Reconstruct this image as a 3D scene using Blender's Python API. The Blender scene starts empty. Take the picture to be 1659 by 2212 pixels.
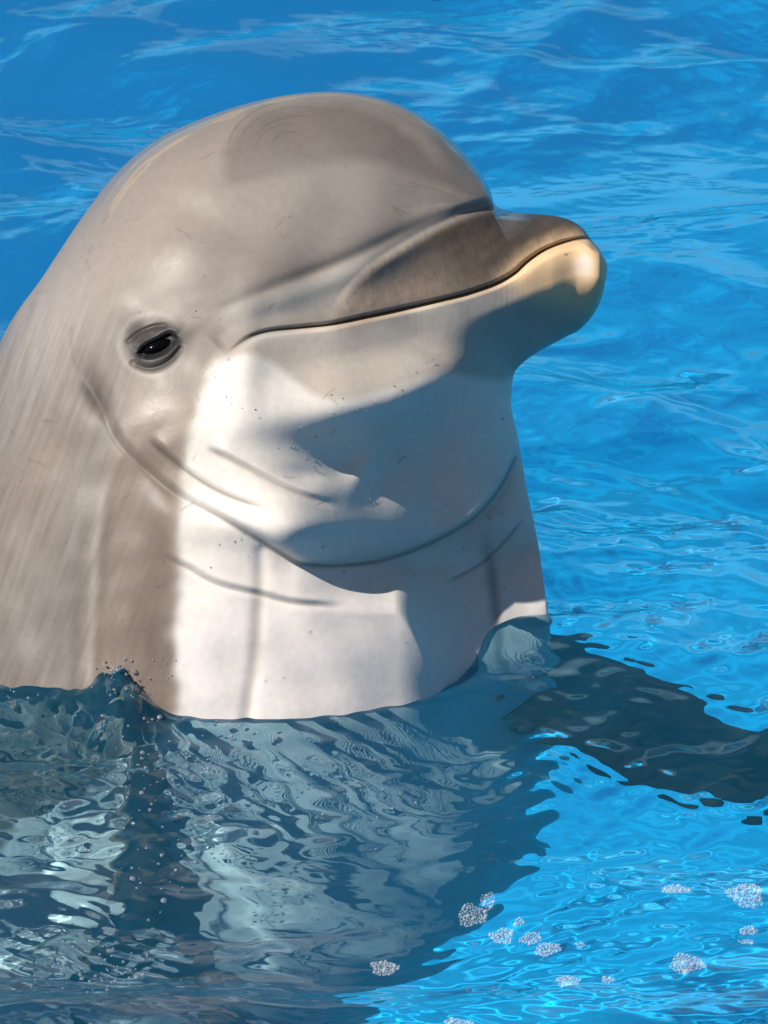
import bpy, math, random
import numpy as np

random.seed(7)
RNG = np.random.RandomState(11)
S = bpy.context.scene
COL = S.collection

# ------------------------------------------------------------------ camera
PITCH = math.radians(25.0)
K = 0.00035                      # metres per drawing unit on the dolphin's own plane
DIST = 6.0
cp, sp = math.cos(PITCH), math.sin(PITCH)
RIGHT = np.array([1.0, 0.0, 0.0])
FWD = np.array([0.0, cp, -sp])
UP = np.array([0.0, sp, cp])
WL = 1378.0                      # drawing height of the still water on the dolphin's plane
ORG = np.array([0.0, 0.0, K * (WL - 1106.0) * cp])
CAMPOS = ORG - FWD * DIST

cd = bpy.data.cameras.new('camera')
cam = bpy.data.objects.new('camera', cd)
COL.objects.link(cam)
cam.location = CAMPOS
cam.rotation_euler = (math.pi / 2 - PITCH, 0, 0)
cd.sensor_fit = 'HORIZONTAL'
cd.sensor_width = 36.0
cd.lens = 36.0 * DIST / (1659 * K)
cd.clip_start = 0.1
cd.clip_end = 500
cd.dof.use_dof = True
cd.dof.focus_distance = DIST - 0.10
cd.dof.aperture_fstop = 45
S.camera = cam

# ------------------------------------------------------------------ light
SUN_EL, SUN_AZ = 46.5, 241.0     # azimuth: clockwise from +Y (north)
world = bpy.data.worlds.new('World')
S.world = world
world.use_nodes = True
nt = world.node_tree
nt.nodes.clear()
sky = nt.nodes.new('ShaderNodeTexSky')
sky.sky_type = 'NISHITA'
sky.sun_disc = False
sky.sun_elevation = math.radians(SUN_EL)
sky.sun_rotation = math.radians(SUN_AZ)
bg = nt.nodes.new('ShaderNodeBackground')
bg.inputs['Strength'].default_value = 0.05
wo = nt.nodes.new('ShaderNodeOutputWorld')
nt.links.new(sky.outputs[0], bg.inputs['Color'])
nt.links.new(bg.outputs[0], wo.inputs['Surface'])

sd = bpy.data.lights.new('sun', 'SUN')
sd.energy = 5.0
sd.angle = math.radians(0.53)
sd.color = (1.0, 0.94, 0.86)
sun = bpy.data.objects.new('sun', sd)
COL.objects.link(sun)
az, el = math.radians(SUN_AZ), math.radians(SUN_EL)
SUNDIR = np.array([math.sin(az) * math.cos(el), math.cos(az) * math.cos(el), math.sin(el)])
from mathutils import Vector
sun.rotation_euler = Vector(SUNDIR).to_track_quat('Z', 'Y').to_euler()
sun.location = (0, 0, 5)
sd.cycles.is_caustics_light = True

S.view_settings.view_transform = 'Standard'
S.view_settings.look = 'None'
S.view_settings.exposure = 0.25
S.view_settings.gamma = 1.0
S.view_settings.use_curve_mapping = False
S.render.engine = 'CYCLES'
cy = S.cycles
cy.use_denoising = True
cy.caustics_refractive = True
cy.caustics_reflective = False
cy.blur_glossy = 0.3
cy.sample_clamp_indirect = 4.0
cy.sample_clamp_direct = 0.0
cy.max_bounces = 10
cy.diffuse_bounces = 3
cy.glossy_bounces = 4
cy.transmission_bounces = 8
cy.transparent_max_bounces = 16

# ------------------------------------------------------------------ helpers
def W(u, v, w):
    """drawing coordinates (u right, v down, w towards the lit side) -> metres"""
    u, v, w = (np.asarray(a, float) for a in (u, v, w))
    return (ORG + K * ((u - 829.5)[..., None] * RIGHT + (1106.0 - v)[..., None] * UP - w[..., None] * FWD))


def mesh_grid(name, P, closed=False, cap=False):
    """quad sheet from an (n, m, 3) array; closed wraps the second index"""
    n, m = P.shape[:2]
    idx = np.arange(n * m).reshape(n, m)
    j1 = np.roll(np.arange(m), -1) if closed else np.arange(1, m)
    j0 = np.arange(m) if closed else np.arange(m - 1)
    q = np.stack([idx[:-1][:, j0], idx[:-1][:, j1], idx[1:][:, j1], idx[1:][:, j0]], -1).reshape(-1, 4)
    return raw_mesh(name, P.reshape(-1, 3), q)


def raw_mesh(name, V, F):
    me = bpy.data.meshes.new(name)
    V = np.ascontiguousarray(V, np.float32)
    F = np.ascontiguousarray(F, np.int32)
    me.vertices.add(len(V))
    me.vertices.foreach_set('co', V.ravel())
    k = F.shape[1]
    me.loops.add(F.size)
    me.loops.foreach_set('vertex_index', F.ravel())
    me.polygons.add(len(F))
    me.polygons.foreach_set('loop_start', np.arange(0, F.size, k, dtype=np.int32))
    me.update(calc_edges=True)
    me.polygons.foreach_set('use_smooth', np.ones(len(F), bool))
    me.validate()
    return me


def link(name, me, mat=None, parent=None):
    o = bpy.data.objects.new(name, me)
    COL.objects.link(o)
    if mat is not None:
        me.materials.append(mat)
    if parent is not None:
        o.parent = parent
    return o


def catmull(P, n_per):
    """dense centripetal-ish Catmull-Rom through P (k, d)"""
    P = np.asarray(P, float)
    Q = np.vstack([2 * P[0] - P[1], P, 2 * P[-1] - P[-2]])
    out = []
    t = np.linspace(0, 1, n_per, endpoint=False)[:, None]
    for i in range(1, len(Q) - 2):
        p0, p1, p2, p3 = Q[i - 1], Q[i], Q[i + 1], Q[i + 2]
        out.append(0.5 * (2 * p1 + (p2 - p0) * t + (2 * p0 - 5 * p1 + 4 * p2 - p3) * t ** 2 + (3 * p1 - p0 - 3 * p2 + p3) * t ** 3))
    out.append(P[-1:])
    return np.vstack(out)


def smooth_poly(pts, n=6):
    return catmull(np.array(pts, float), n)


def sst(a, b, x):
    t = np.clip((x - a) / (b - a), 0, 1)
    return t * t * (3 - 2 * t)


def line_field(U, V, pts, reach=400.0, n=6):
    """distance to a smooth line, signed side (positive = left of travel in drawing space, i.e. above for left-to-right) and position 0..1"""
    L = smooth_poly(pts, n)
    d = np.full(U.shape, 1e6)
    sgn = np.ones(U.shape)
    pos = np.zeros(U.shape)
    lo, hi = L.min(0) - reach, L.max(0) + reach
    m = (U > lo[0]) & (U < hi[0]) & (V > lo[1]) & (V < hi[1])
    u, v = U[m], V[m]
    bd, bs, bp = np.full(u.shape, 1e6), np.ones(u.shape), np.zeros(u.shape)
    seg = np.linalg.norm(np.diff(L, axis=0), axis=1)
    cum = np.concatenate([[0], np.cumsum(seg)])
    for i in range(len(L) - 1):
        a, e = L[i], L[i + 1] - L[i]
        l2 = e @ e + 1e-9
        t = np.clip(((u - a[0]) * e[0] + (v - a[1]) * e[1]) / l2, 0, 1)
        du, dv = u - a[0] - t * e[0], v - a[1] - t * e[1]
        dd = np.hypot(du, dv)
        k = dd < bd
        bd[k] = dd[k]
        cr = -(e[0] * dv - e[1] * du)
        bs[k] = np.sign(cr)[k]
        bp[k] = ((cum[i] + t * seg[i]) / cum[-1])[k]
    d[m], sgn[m], pos[m] = bd, bs, bp
    return d, sgn, pos


def poly_field(U, V, pts, n=5, reach=300.0):
    """signed distance to a smooth closed outline (positive inside)"""
    P = np.array(list(pts) + [pts[0]], float)
    d, _, _ = line_field(U, V, P, reach, n)
    L = smooth_poly(P, n)
    inside = np.zeros(U.shape, bool)
    lo, hi = L.min(0), L.max(0)
    m = (U > lo[0]) & (U < hi[0]) & (V > lo[1]) & (V < hi[1])
    u, v = U[m], V[m]
    ins = np.zeros(u.shape, bool)
    for i in range(len(L) - 1):
        x0, y0 = L[i]
        x1, y1 = L[i + 1]
        if y0 == y1:
            continue
        c = ((y0 > v) != (y1 > v)) & (u < (x1 - x0) * (v - y0) / (y1 - y0) + x0)
        ins ^= c
    inside[m] = ins
    return np.where(inside, d, -d)


def gauss(U, V, c, r, ang=0.0):
    a = math.radians(ang)
    x = (U - c[0]) * math.cos(a) + (V - c[1]) * math.sin(a)
    y = -(U - c[0]) * math.sin(a) + (V - c[1]) * math.cos(a)
    return np.exp(-0.5 * ((x / r[0]) ** 2 + (y / r[1]) ** 2))


def mat_new(name):
    m = bpy.data.materials.new(name)
    m.use_nodes = True
    return m, m.node_tree, m.node_tree.nodes['Principled BSDF']

#@@SECTION pool
# ------------------------------------------------------------------ the pool
def pool_mat():
    """deep blue paint, a paler worn zone on the near part of the floor with a ragged edge"""
    m, t, b = mat_new('pool_paint')
    n = t.nodes.new('ShaderNodeTexNoise')
    n.inputs['Scale'].default_value = 0.9
    n.inputs['Detail'].default_value = 6
    n.inputs['Roughness'].default_value = 0.62
    co = t.nodes.new('ShaderNodeTexCoord')
    sx = t.nodes.new('ShaderNodeSeparateXYZ')
    t.links.new(co.outputs['Object'], sx.inputs[0])
    t.links.new(co.outputs['Object'], n.inputs['Vector'])
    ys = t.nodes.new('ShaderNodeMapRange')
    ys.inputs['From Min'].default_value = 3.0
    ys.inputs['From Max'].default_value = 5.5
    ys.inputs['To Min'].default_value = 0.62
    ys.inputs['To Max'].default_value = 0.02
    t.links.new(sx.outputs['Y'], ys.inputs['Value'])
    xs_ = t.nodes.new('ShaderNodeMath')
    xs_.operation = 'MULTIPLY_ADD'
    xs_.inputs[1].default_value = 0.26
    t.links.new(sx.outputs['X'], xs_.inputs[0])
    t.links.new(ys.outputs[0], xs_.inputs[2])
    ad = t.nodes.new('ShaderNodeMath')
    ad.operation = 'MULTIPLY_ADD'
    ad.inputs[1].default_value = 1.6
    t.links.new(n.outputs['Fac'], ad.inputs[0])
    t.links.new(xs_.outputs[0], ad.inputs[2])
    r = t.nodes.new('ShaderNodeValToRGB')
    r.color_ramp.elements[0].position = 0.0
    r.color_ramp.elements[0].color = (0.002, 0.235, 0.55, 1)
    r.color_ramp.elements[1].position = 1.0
    r.color_ramp.elements[1].color = (0.006, 0.56, 0.97, 1)  # paler end: the brighter cyan look of the water, put into the floor colour
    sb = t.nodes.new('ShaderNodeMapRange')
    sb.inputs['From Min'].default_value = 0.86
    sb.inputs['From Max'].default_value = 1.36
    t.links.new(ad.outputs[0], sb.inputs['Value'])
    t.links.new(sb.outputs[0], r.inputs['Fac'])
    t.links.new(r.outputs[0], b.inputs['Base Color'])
    b.inputs['Roughness'].default_value = 0.7
    return m


PAINT = pool_mat()
PX0, PX1, PY0, PY1, DEPTH = -9.0, 9.0, -4.2, 8.0, -4.2


def quad(name, pts, mat, kind='structure'):
    o = link(name, raw_mesh(name, np.array(pts, float), np.array([[0, 1, 2, 3]])), mat)
    o['kind'] = kind
    return o


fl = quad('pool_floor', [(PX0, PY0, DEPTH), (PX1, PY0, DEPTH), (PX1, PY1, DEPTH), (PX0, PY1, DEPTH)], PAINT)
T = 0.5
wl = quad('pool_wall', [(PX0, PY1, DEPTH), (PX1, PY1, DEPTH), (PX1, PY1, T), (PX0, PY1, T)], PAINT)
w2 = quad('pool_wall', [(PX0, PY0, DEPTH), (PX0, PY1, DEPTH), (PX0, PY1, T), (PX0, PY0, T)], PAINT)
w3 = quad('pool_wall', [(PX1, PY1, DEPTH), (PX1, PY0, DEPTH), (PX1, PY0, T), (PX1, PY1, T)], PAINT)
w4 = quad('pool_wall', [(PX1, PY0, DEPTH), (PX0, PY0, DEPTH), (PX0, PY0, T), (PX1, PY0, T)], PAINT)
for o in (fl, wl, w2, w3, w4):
    o.cycles.is_caustics_receiver = True

def plain_mat(name, col, rough=0.8, scale=6.0):
    m, t, b = mat_new(name)
    n = t.nodes.new('ShaderNodeTexNoise')
    n.inputs['Scale'].default_value = scale
    n.inputs['Detail'].default_value = 5
    r = t.nodes.new('ShaderNodeValToRGB')
    r.color_ramp.elements[0].position = 0.3
    r.color_ramp.elements[0].color = (*[c_ * 0.82 for c_ in col], 1)
    r.color_ramp.elements[1].position = 0.7
    r.color_ramp.elements[1].color = (*col, 1)
    t.links.new(n.outputs['Fac'], r.inputs['Fac'])
    t.links.new(r.outputs[0], b.inputs['Base Color'])
    b.inputs['Roughness'].default_value = rough
    return m


CONCRETE = plain_mat('pale_concrete', (0.62, 0.62, 0.60))
REFLECTION_PAINT = plain_mat('reflection_wall_paint', (0.34, 0.60, 0.76))
dk = quad('pool_deck', [(-40, PY1 + 0.01, T), (40, PY1 + 0.01, T), (40, PY1 + 4, T), (-40, PY1 + 4, T)], CONCRETE)
sw = quad('reflection_wall', [(-40, PY1 + 4.01, T), (40, PY1 + 4.01, T), (40, PY1 + 4.01, T + 3.6), (-40, PY1 + 4.01, T + 3.6)], REFLECTION_PAINT)  # unseen wall, added for the pale streaks it reflects in the water

#@@SECTION water
def wave_height(X, Y, DX, DY, part):
    """sum of wind waves, chop and ripples; each band fades where the mesh is too coarse for it"""
    rs = np.random.RandomState(5)
    H = np.zeros(X.shape)
    res = np.maximum(DX, DY)
    bands = [  # wavelength, steepness, count, direction (deg), spread, patch contrast
        (0.80, 0.070, 4, 80, 20, 0.2),
        (0.36, 0.145, 5, 68, 20, 0.4),
        (0.18, 0.125, 6, 106, 20, 0.6),
        (0.085, 0.070, 7, 84, 26, 0.9),
        (0.042, 0.045, 8, 88, 24, 1.0),
        (0.022, 0.034, 8, 80, 20, 1.0),
        (0.0125, 0.044, 8, 98, 15, 1.0),
    ]
    for lam, st, cnt, d0, spr, pc in bands:
        use = (lam > 0.1) == (part == 'swell')
        fade = np.clip((lam / 3.5 - res) / (lam / 3.5) * 2.0, 0, 1)
        acc = np.zeros(X.shape)
        for _ in range(cnt):
            l = lam * math.exp(rs.uniform(-0.35, 0.35))
            k = 2 * math.pi / l
            a = math.radians(d0 + rs.normal(0, spr))
            b1, b2, b3, b4 = rs.uniform(-1, 1, 4)
            wob = 1.3 * np.sin(0.30 * k * (X * b1 + Y * b2) + rs.uniform(0, 6)) + 0.8 * np.sin(0.55 * k * (X * b3 + Y * b4) + rs.uniform(0, 6))
            p = k * (X * math.cos(a) + Y * math.sin(a)) + rs.uniform(0, 6.283) + wob
            acc += (np.exp(1.15 * np.sin(p)) - 1.36) * 0.72 * l / lam
        amp = st * lam / (2 * math.pi) / math.sqrt(cnt / 2.0)
        kx = 2 * math.pi / (lam * 6)
        pa = np.sin(kx * X * 0.6 + rs.uniform(0, 6) + 1.5 * np.sin(kx * Y * 0.8 + rs.uniform(0, 6))) + np.sin(kx * 0.9 * Y + rs.uniform(0, 6) + 1.2 * np.sin(kx * X * 0.5))
        if use and part == 'ripple':
            amp = amp * (1 + 0.2 * sst(0.15, 0.7, Y))
        if use:
            H += amp * acc * fade * (1 - pc + pc * 1.5 * sst(-1.1, 1.5, pa))
    return H


def on_water(u, v):
    """where the line of sight through a drawing point meets the still water"""
    p = W(u, v, 0.0)
    d = p - CAMPOS
    return CAMPOS + d * (-CAMPOS[2] / d[2])


def local_waves(X, Y, part):
    """water stirred by the animal: rings round the neck, churned patches at the flippers, water heaped against the chest"""
    H = np.zeros(X.shape)
    rs = np.random.RandomState(9)
    cx, cyy = -0.12, 0.02
    for k in range(7):
        ox, oy = cx + rs.uniform(-.12, .12), cyy + rs.uniform(-.1, .08)
        r = np.hypot(X - ox, (Y - oy) * 1.15)
        l = rs.uniform(0.016, 0.04)
        if part == 'swell':
            break
        H += 0.00030 * (l / 0.03) * np.sin(2 * math.pi * r / l + rs.uniform(0, 6) + 0.9 * np.sin(9 * X + k) ) * np.exp(-((r - 0.32) / 0.16) ** 2)
    for (u, v, rad, hgt, l0) in ((265, 1592, 0.040, 0.0100, 0.018), (60, 1575, 0.085, 0.0050, 0.020), (330, 1760, 0.07, 0.0026, 0.017), (210, 2050, 0.06, 0.0030, 0.018),
                                 (640, 1660, 0.07, 0.0014, 0.018), (1330, 1560, 0.10, 0.0016, 0.022), (1300, 1760, 0.12, 0.0016, 0.024)):
        p = on_water(u, v)
        g = np.exp(-(((X - p[0]) / rad) ** 2 + ((Y - p[1]) / (rad * 1.5)) ** 2))
        acc = np.zeros(X.shape)
        for _ in range(9):
            a = rs.normal(1.57, 0.6)
            l = l0 * math.exp(rs.uniform(-.4, .6))
            acc += np.sin(2 * math.pi / l * (X * math.cos(a) + Y * math.sin(a)) + rs.uniform(0, 6) + 1.5 * np.sin(70 * X + rs.uniform(0, 6)) + 1.2 * np.sin(50 * Y + rs.uniform(0, 6))) * l / l0
        H += g * acc / 3.0 * hgt * 0.38 if part == 'ripple' else g * hgt * 0.8
    for (u, v, rx, ry, hgt) in ((1080, 1530, 0.05, 0.05, 0.012), (1260, 1480, 0.07, 0.05, 0.008), (30, 1520, 0.09, 0.05, 0.004)):
        p = on_water(u, v)
        H += (part == 'swell') * hgt * np.exp(-(((X - p[0]) / rx) ** 2 + ((Y - p[1]) / ry) ** 2))
    return H


def grow(a, b, step, far, ratio=1.12):
    inner = list(np.arange(a, b + step / 2, step))
    hi, s = [inner[-1]], step
    while hi[-1] < far[1]:
        s = min(s * ratio, 0.6)
        hi.append(hi[-1] + s)
    hi[-1] = far[1]
    lo, s = [inner[0]], step
    while lo[-1] > far[0]:
        s = min(s * ratio, 0.6)
        lo.append(lo[-1] - s)
    lo[-1] = far[0]
    return np.array(lo[:0:-1] + inner + hi[1:])


gx = grow(-0.42, 0.42, 0.0019, (PX0 + 0.001, PX1 - 0.001))
gy = grow(-0.75, 1.35, 0.0026, (PY0 + 0.001, PY1 - 0.001))
X, Y = np.meshgrid(gx, gy)
DX = np.broadcast_to(np.gradient(gx)[None], X.shape)
DY = np.broadcast_to(np.gradient(gy)[:, None], X.shape)
Z = wave_height(X, Y, DX, DY, 'swell') + local_waves(X, Y, 'swell')
RIP = wave_height(X, Y, DX, DY, 'ripple') + local_waves(X, Y, 'ripple')


def water_mat():
    m = bpy.data.materials.new('pool_water')
    m.use_nodes = True
    t = m.node_tree
    t.nodes.clear()
    out = t.nodes.new('ShaderNodeOutputMaterial')
    g = t.nodes.new('ShaderNodeBsdfRefraction')
    g.inputs['IOR'].default_value = 1.333
    g.inputs['Roughness'].default_value = 0.0
    g.inputs['Color'].default_value = (0.71, 0.93, 1.0, 1)
    gl = t.nodes.new('ShaderNodeBsdfGlossy')
    gl.inputs['Roughness'].default_value = 0.0
    fr = t.nodes.new('ShaderNodeFresnel')
    fr.inputs['IOR'].default_value = 1.333
    at = t.nodes.new('ShaderNodeAttribute')
    at.attribute_name = 'ripple_slope'
    ge = t.nodes.new('ShaderNodeNewGeometry')
    su = t.nodes.new('ShaderNodeVectorMath')
    su.operation = 'SUBTRACT'
    nn = t.nodes.new('ShaderNodeVectorMath')
    nn.operation = 'NORMALIZE'
    t.links.new(ge.outputs['Normal'], su.inputs[0])
    t.links.new(at.outputs['Vector'], su.inputs[1])
    t.links.new(su.outputs[0], nn.inputs[0])
    for nd in (g, gl, fr):
        t.links.new(nn.outputs[0], nd.inputs['Normal'])
    mx = t.nodes.new('ShaderNodeMixShader')
    t.links.new(fr.outputs[0], mx.inputs[0])
    t.links.new(g.outputs[0], mx.inputs[1])
    t.links.new(gl.outputs[0], mx.inputs[2])
    # blue diffuse veil on the surface, put in for light scattered underwater
    df = t.nodes.new('ShaderNodeBsdfDiffuse')
    df.inputs['Color'].default_value = (0.05, 0.48, 0.85, 1)
    m2 = t.nodes.new('ShaderNodeMixShader')
    m2.inputs[0].default_value = 0.06
    t.links.new(mx.outputs[0], m2.inputs[1])
    t.links.new(df.outputs[0], m2.inputs[2])
    t.links.new(m2.outputs[0], out.inputs['Surface'])
    return m


WATER = water_mat()
wm = mesh_grid('water', np.stack([X, Y, Z], -1))
ra = wm.attributes.new('ripple_slope', 'FLOAT_VECTOR', 'POINT')
RA_ = lambda: ra.data.foreach_set('vector', np.stack([np.gradient(RIP, gx, axis=1), np.gradient(RIP, gy, axis=0), 0 * RIP], -1).astype(np.float32).ravel())
water = link('water', wm, WATER)
water['kind'] = 'structure'
water.cycles.is_caustics_caster = True

#@@SECTION dolphin
# ------------------------------------------------------------------ the dolphin
# outline stations: back point, belly point, half thickness
ST = [
    ((-1180, 5600), (-1050, 5650), 60),
    ((-980, 4700), (-520, 4760), 150),
    ((-760, 3800), (280, 3800), 320),
    ((-560, 2950), (760, 2900), 410),
    ((-430, 2400), (1050, 2350), 480),
    ((-330, 1900), (1185, 1800), 510),
    ((-245, 1450), (1192, 1450), 515),
    ((-140, 1090), (1168, 1210), 500),
    ((-2, 745), (1138, 1055), 470),
    ((95, 595), (1120, 950), 442),
    ((196, 444), (1105, 884), 414),
    ((262, 363), (1104, 870), 388),
    ((342, 300), (1104, 861), 374),
    ((430, 259), (1105, 853), 356),
    ((530, 225), (1106, 846), 328),
    ((640, 203), (1106, 838), 298),
    ((740, 199), (1106, 831), 266),
    ((830, 215), (1107, 825), 236),
    ((912, 252), (1108, 819), 210),
    ((980, 307), (1109, 813), 188),
    ((1027, 358), (1111, 808), 172),
    ((1056, 405), (1113, 803), 161),
    ((1068, 440), (1116, 798), 154),
    ((1082, 451), (1120, 793), 150),
    ((1118, 459), (1134, 780), 146),
    ((1160, 463), (1158, 763), 143),
    ((1200, 467), (1190, 745), 141),
    ((1234, 477), (1224, 727), 136),
    ((1258, 494), (1252, 712), 128),
    ((1276, 518), (1280, 682), 112),
    ((1291, 537), (1298, 648), 88),
    ((1303, 560), (1307, 605), 54),
    ((1307, 571), (1309, 585), 20),
]
A = np.array([[d[0], d[1], v[0], v[1], b] for d, v, b in ST], float)
fine = catmull(A, 60)
stepd = np.hypot(*np.diff(fine[:, :2], axis=0).T)
stepv = np.hypot(*np.diff(fine[:, 2:4], axis=0).T)
cost = 0.55 * stepd + 0.45 * stepv
deep = fine[:-1, 1] > 1950
cost = np.where(deep, cost * 0.12, cost)
cum = np.concatenate([[0], np.cumsum(cost)])
NS, NN, NB = 1120, 520, 110
s = np.linspace(0, cum[-1], NS)
R = np.stack([np.interp(s, cum, fine[:, i]) for i in range(5)], 1)
RING = np.interp(s, cum, np.arange(len(fine)) / 60.0)      # station number of every ring
# positions along each chord: -1 = belly, +1 = back
tt = np.linspace(0, math.pi, NN)
lin = np.linspace(1, -1, NN)
xn = 0.55 * np.cos(tt) + 0.45 * lin
xb = np.cos(np.linspace(math.pi, 0, NB + 2))[1:-1]
mid = 0.5 * (R[:, :2] + R[:, 2:4])
half = 0.5 * (R[:, :2] - R[:, 2:4])


def shell(x):
    U = mid[:, 0:1] + half[:, 0:1] * x[None]
    V = mid[:, 1:2] + half[:, 1:2] * x[None]
    E = np.clip(1 - np.abs(x[None]) ** 2.15, 0, 1) ** (1 / 2.05)
    i = np.linspace(0, 1, NS)[:, None] * 0 + RING[:, None]
    jaw = sst(8.5, 13, i) * (1 - sst(24, 27, i)) * 0.2
    y = np.clip((1 + x[None]) / 1.0, 0, 1)
    under = np.where(x[None] < 0, 0.16 * y ** 0.5 + 0.84 * y ** 0.95 * (1.9 - 0.9 * y), E)
    under = np.minimum(under, E)
    E2 = E * (1 - jaw) + under * jaw
    return U, V, R[:, 4:5] * E2, E


Un, Vn, Wn, En = shell(xn)
Ub, Vb, Wb, Eb = shell(xb)

U = np.concatenate([Un, Ub], 1)
V = np.concatenate([Vn, Vb], 1)
WW = np.concatenate([Wn, -Wb], 1)
EE = np.concatenate([En, Eb], 1)
SIDE = np.concatenate([np.ones_like(Un), -np.ones_like(Ub)], 1)

# ---- traced lines of the head and neck
MOUTH = [(496, 776), (515, 758), (545, 739), (587, 725), (653, 717), (720, 709), (792, 693), (875, 674), (958, 654),
         (1013, 639), (1068, 619), (1107, 597), (1135, 572), (1168, 549), (1207, 532), (1240, 523), (1276, 518), (1300, 516)]
FOLD = [(168, 716), (168, 766), (184, 813), (211, 856), (242, 895), (258, 932), (281, 967), (328, 1012), (395, 1067), (490, 1118), (562, 1160),
        (612, 1190), (656, 1214), (720, 1219), (794, 1214), (855, 1201), (932, 1171), (1004, 1132), (1043, 1099), (1082, 1049), (1112, 990)]
NECK1 = [(332, 950), (370, 985), (408, 1015), (473, 1057), (545, 1086), (609, 1098)]
NECK2 = [(455, 968), (500, 993), (545, 1016), (600, 1044), (656, 1068), (733, 1099)]
CHEST1 = [(360, 1190), (395, 1212), (423, 1226), (479, 1257), (567, 1279), (634, 1296), (700, 1303), (765, 1307)]
CHEST2 = [(960, 1258), (1010, 1234), (1049, 1210), (1098, 1160), (1140, 1105)]
BLAZE = [(430, 690), (520, 655), (600, 627), (700, 590), (790, 551), (880, 507), (960, 470), (1020, 455), (1062, 448)]
JAWTOP = [(716, 668), (735, 640), (765, 607), (800, 578), (850, 545), (905, 514), (950, 492), (1000, 470), (1064, 449)]
STREAK1 = [(572, 1190), (570, 1260), (566, 1330), (562, 1400), (553, 1460), (538, 1560)]
STREAK2 = [(1043, 1110), (1052, 1180), (1062, 1240), (1069, 1310), (1077, 1390), (1094, 1470), (1110, 1540)]
STREAK3 = [(300, 880), (268, 960), (243, 1060), (228, 1160), (220, 1280), (216, 1400), (212, 1520)]
EYE = (352, 752)



def blur(a, r, passes=3):
    for _ in range(passes):
        for ax in (0, 1):
            pad = [(0, 0), (0, 0)]
            pad[ax] = (r + 1, r)
            cs = np.cumsum(np.pad(a, pad, mode='edge'), axis=ax)
            n = a.shape[ax]
            hi = np.take(cs, np.arange(2 * r + 1, 2 * r + 1 + n), axis=ax)
            lo = np.take(cs, np.arange(n), axis=ax)
            a = (hi - lo) / (2 * r + 1)
    return a




def soften_patch(Wv, Uv, Vv, box, cell, sig, mask):
    """smooth a patch of the side surface evenly in every direction"""
    x0, y0, x1, y1 = box
    nx, ny = int((x1 - x0) / cell) + 1, int((y1 - y0) / cell) + 1
    m = (Uv > x0) & (Uv < x1) & (Vv > y0) & (Vv < y1)
    fx, fy = (Uv[m] - x0) / cell, (Vv[m] - y0) / cell
    key = np.clip(np.rint(fy), 0, ny - 1).astype(int) * nx + np.clip(np.rint(fx), 0, nx - 1).astype(int)
    su = np.bincount(key, Wv[m], nx * ny).reshape(ny, nx)
    ct = (np.bincount(key, minlength=nx * ny) > 0).reshape(ny, nx).astype(float)
    mean = su / np.maximum(np.bincount(key, minlength=nx * ny).reshape(ny, nx), 1)
    r = int(3 * sig / cell)
    kx = np.exp(-0.5 * (np.arange(-r, r + 1) * cell / sig) ** 2)

    def conv(a_):
        a_ = np.apply_along_axis(lambda q: np.convolve(q, kx, 'same'), 0, a_)
        return np.apply_along_axis(lambda q: np.convolve(q, kx, 'same'), 1, a_)
    sm = conv(mean * ct) / np.maximum(conv(ct), 1e-6)
    i0, j0 = np.clip(fy.astype(int), 0, ny - 2), np.clip(fx.astype(int), 0, nx - 2)
    ty, tx = fy - i0, fx - j0
    val = (sm[i0, j0] * (1 - tx) + sm[i0, j0 + 1] * tx) * (1 - ty) + (sm[i0 + 1, j0] * (1 - tx) + sm[i0 + 1, j0 + 1] * tx) * ty
    out = Wv.copy()
    out[m] = Wv[m] * (1 - mask[m]) + val * mask[m]
    return out


Wn = soften_patch(Wn, Un, Vn, (760, 330, 1320, 900), 5.0, 26.0,
                  np.clip(1.6 * gauss(Un, Vn, (1095, 600), (70, 130)), 0, 1) * sst(0.35, 0.62, En))
WW[:, :NN] = Wn
G = np.zeros(U.shape)
# crease at the forehead where the beak starts, beak set lower than the forehead
d, sg, p = line_field(U, V, JAWTOP, 260)
G += -np.exp(-(d / 10.0) ** 2) * 8 * sst(0.1, 0.75, p)
G += np.where(sg > 0, 1, 0) * 11 * sst(0, 26, d) * np.exp(-(d / 75) ** 2) * sst(840, 1060, U)
G += np.where(sg < 0, 1, 0) * 7 * np.exp(-(d / 50) ** 2) * sst(0, 25, d) * sst(700, 760, U) * (1 - sst(850, 960, U))
d, sg, p = line_field(U, V, BLAZE, 200)
G += -np.exp(-(d / 12.0) ** 2) * 5 * sst(0.05, 0.3, p)
G += np.exp(-((d * sg + 34) / 22.0) ** 2) * 6 * sst(0.1, 0.4, p) * (1 - sst(0.75, 1, p))
# mouth: a cut line, full lower lip below and soft upper lip above
dM, sM, pM = line_field(U, V, MOUTH, 260)
G += -np.exp(-(dM / 5.0) ** 2) * 7 * sst(0.0, 0.08, pM)
G += np.where(sM > 0, 1, 0) * 8 * np.exp(-(dM / 50) ** 2) * sst(0, 9, dM) * sst(0.02, 0.2, pM)
G += np.where(sM < 0, 1, 0) * 9 * np.exp(-(dM / 60) ** 2) * sst(0, 14, dM) * sst(0.0, 0.15, pM)
G += np.where(sM < 0, 1, 0) * 13 * np.exp(-(dM / 70) ** 2) * sst(0, 24, dM) * sst(1070, 1220, U)
G += -np.exp(-((dM * sM - 26) / 26) ** 2) * 9 * (1 - sst(0.1, 0.35, pM)) * sst(-0.01, 0.02, pM)
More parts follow.
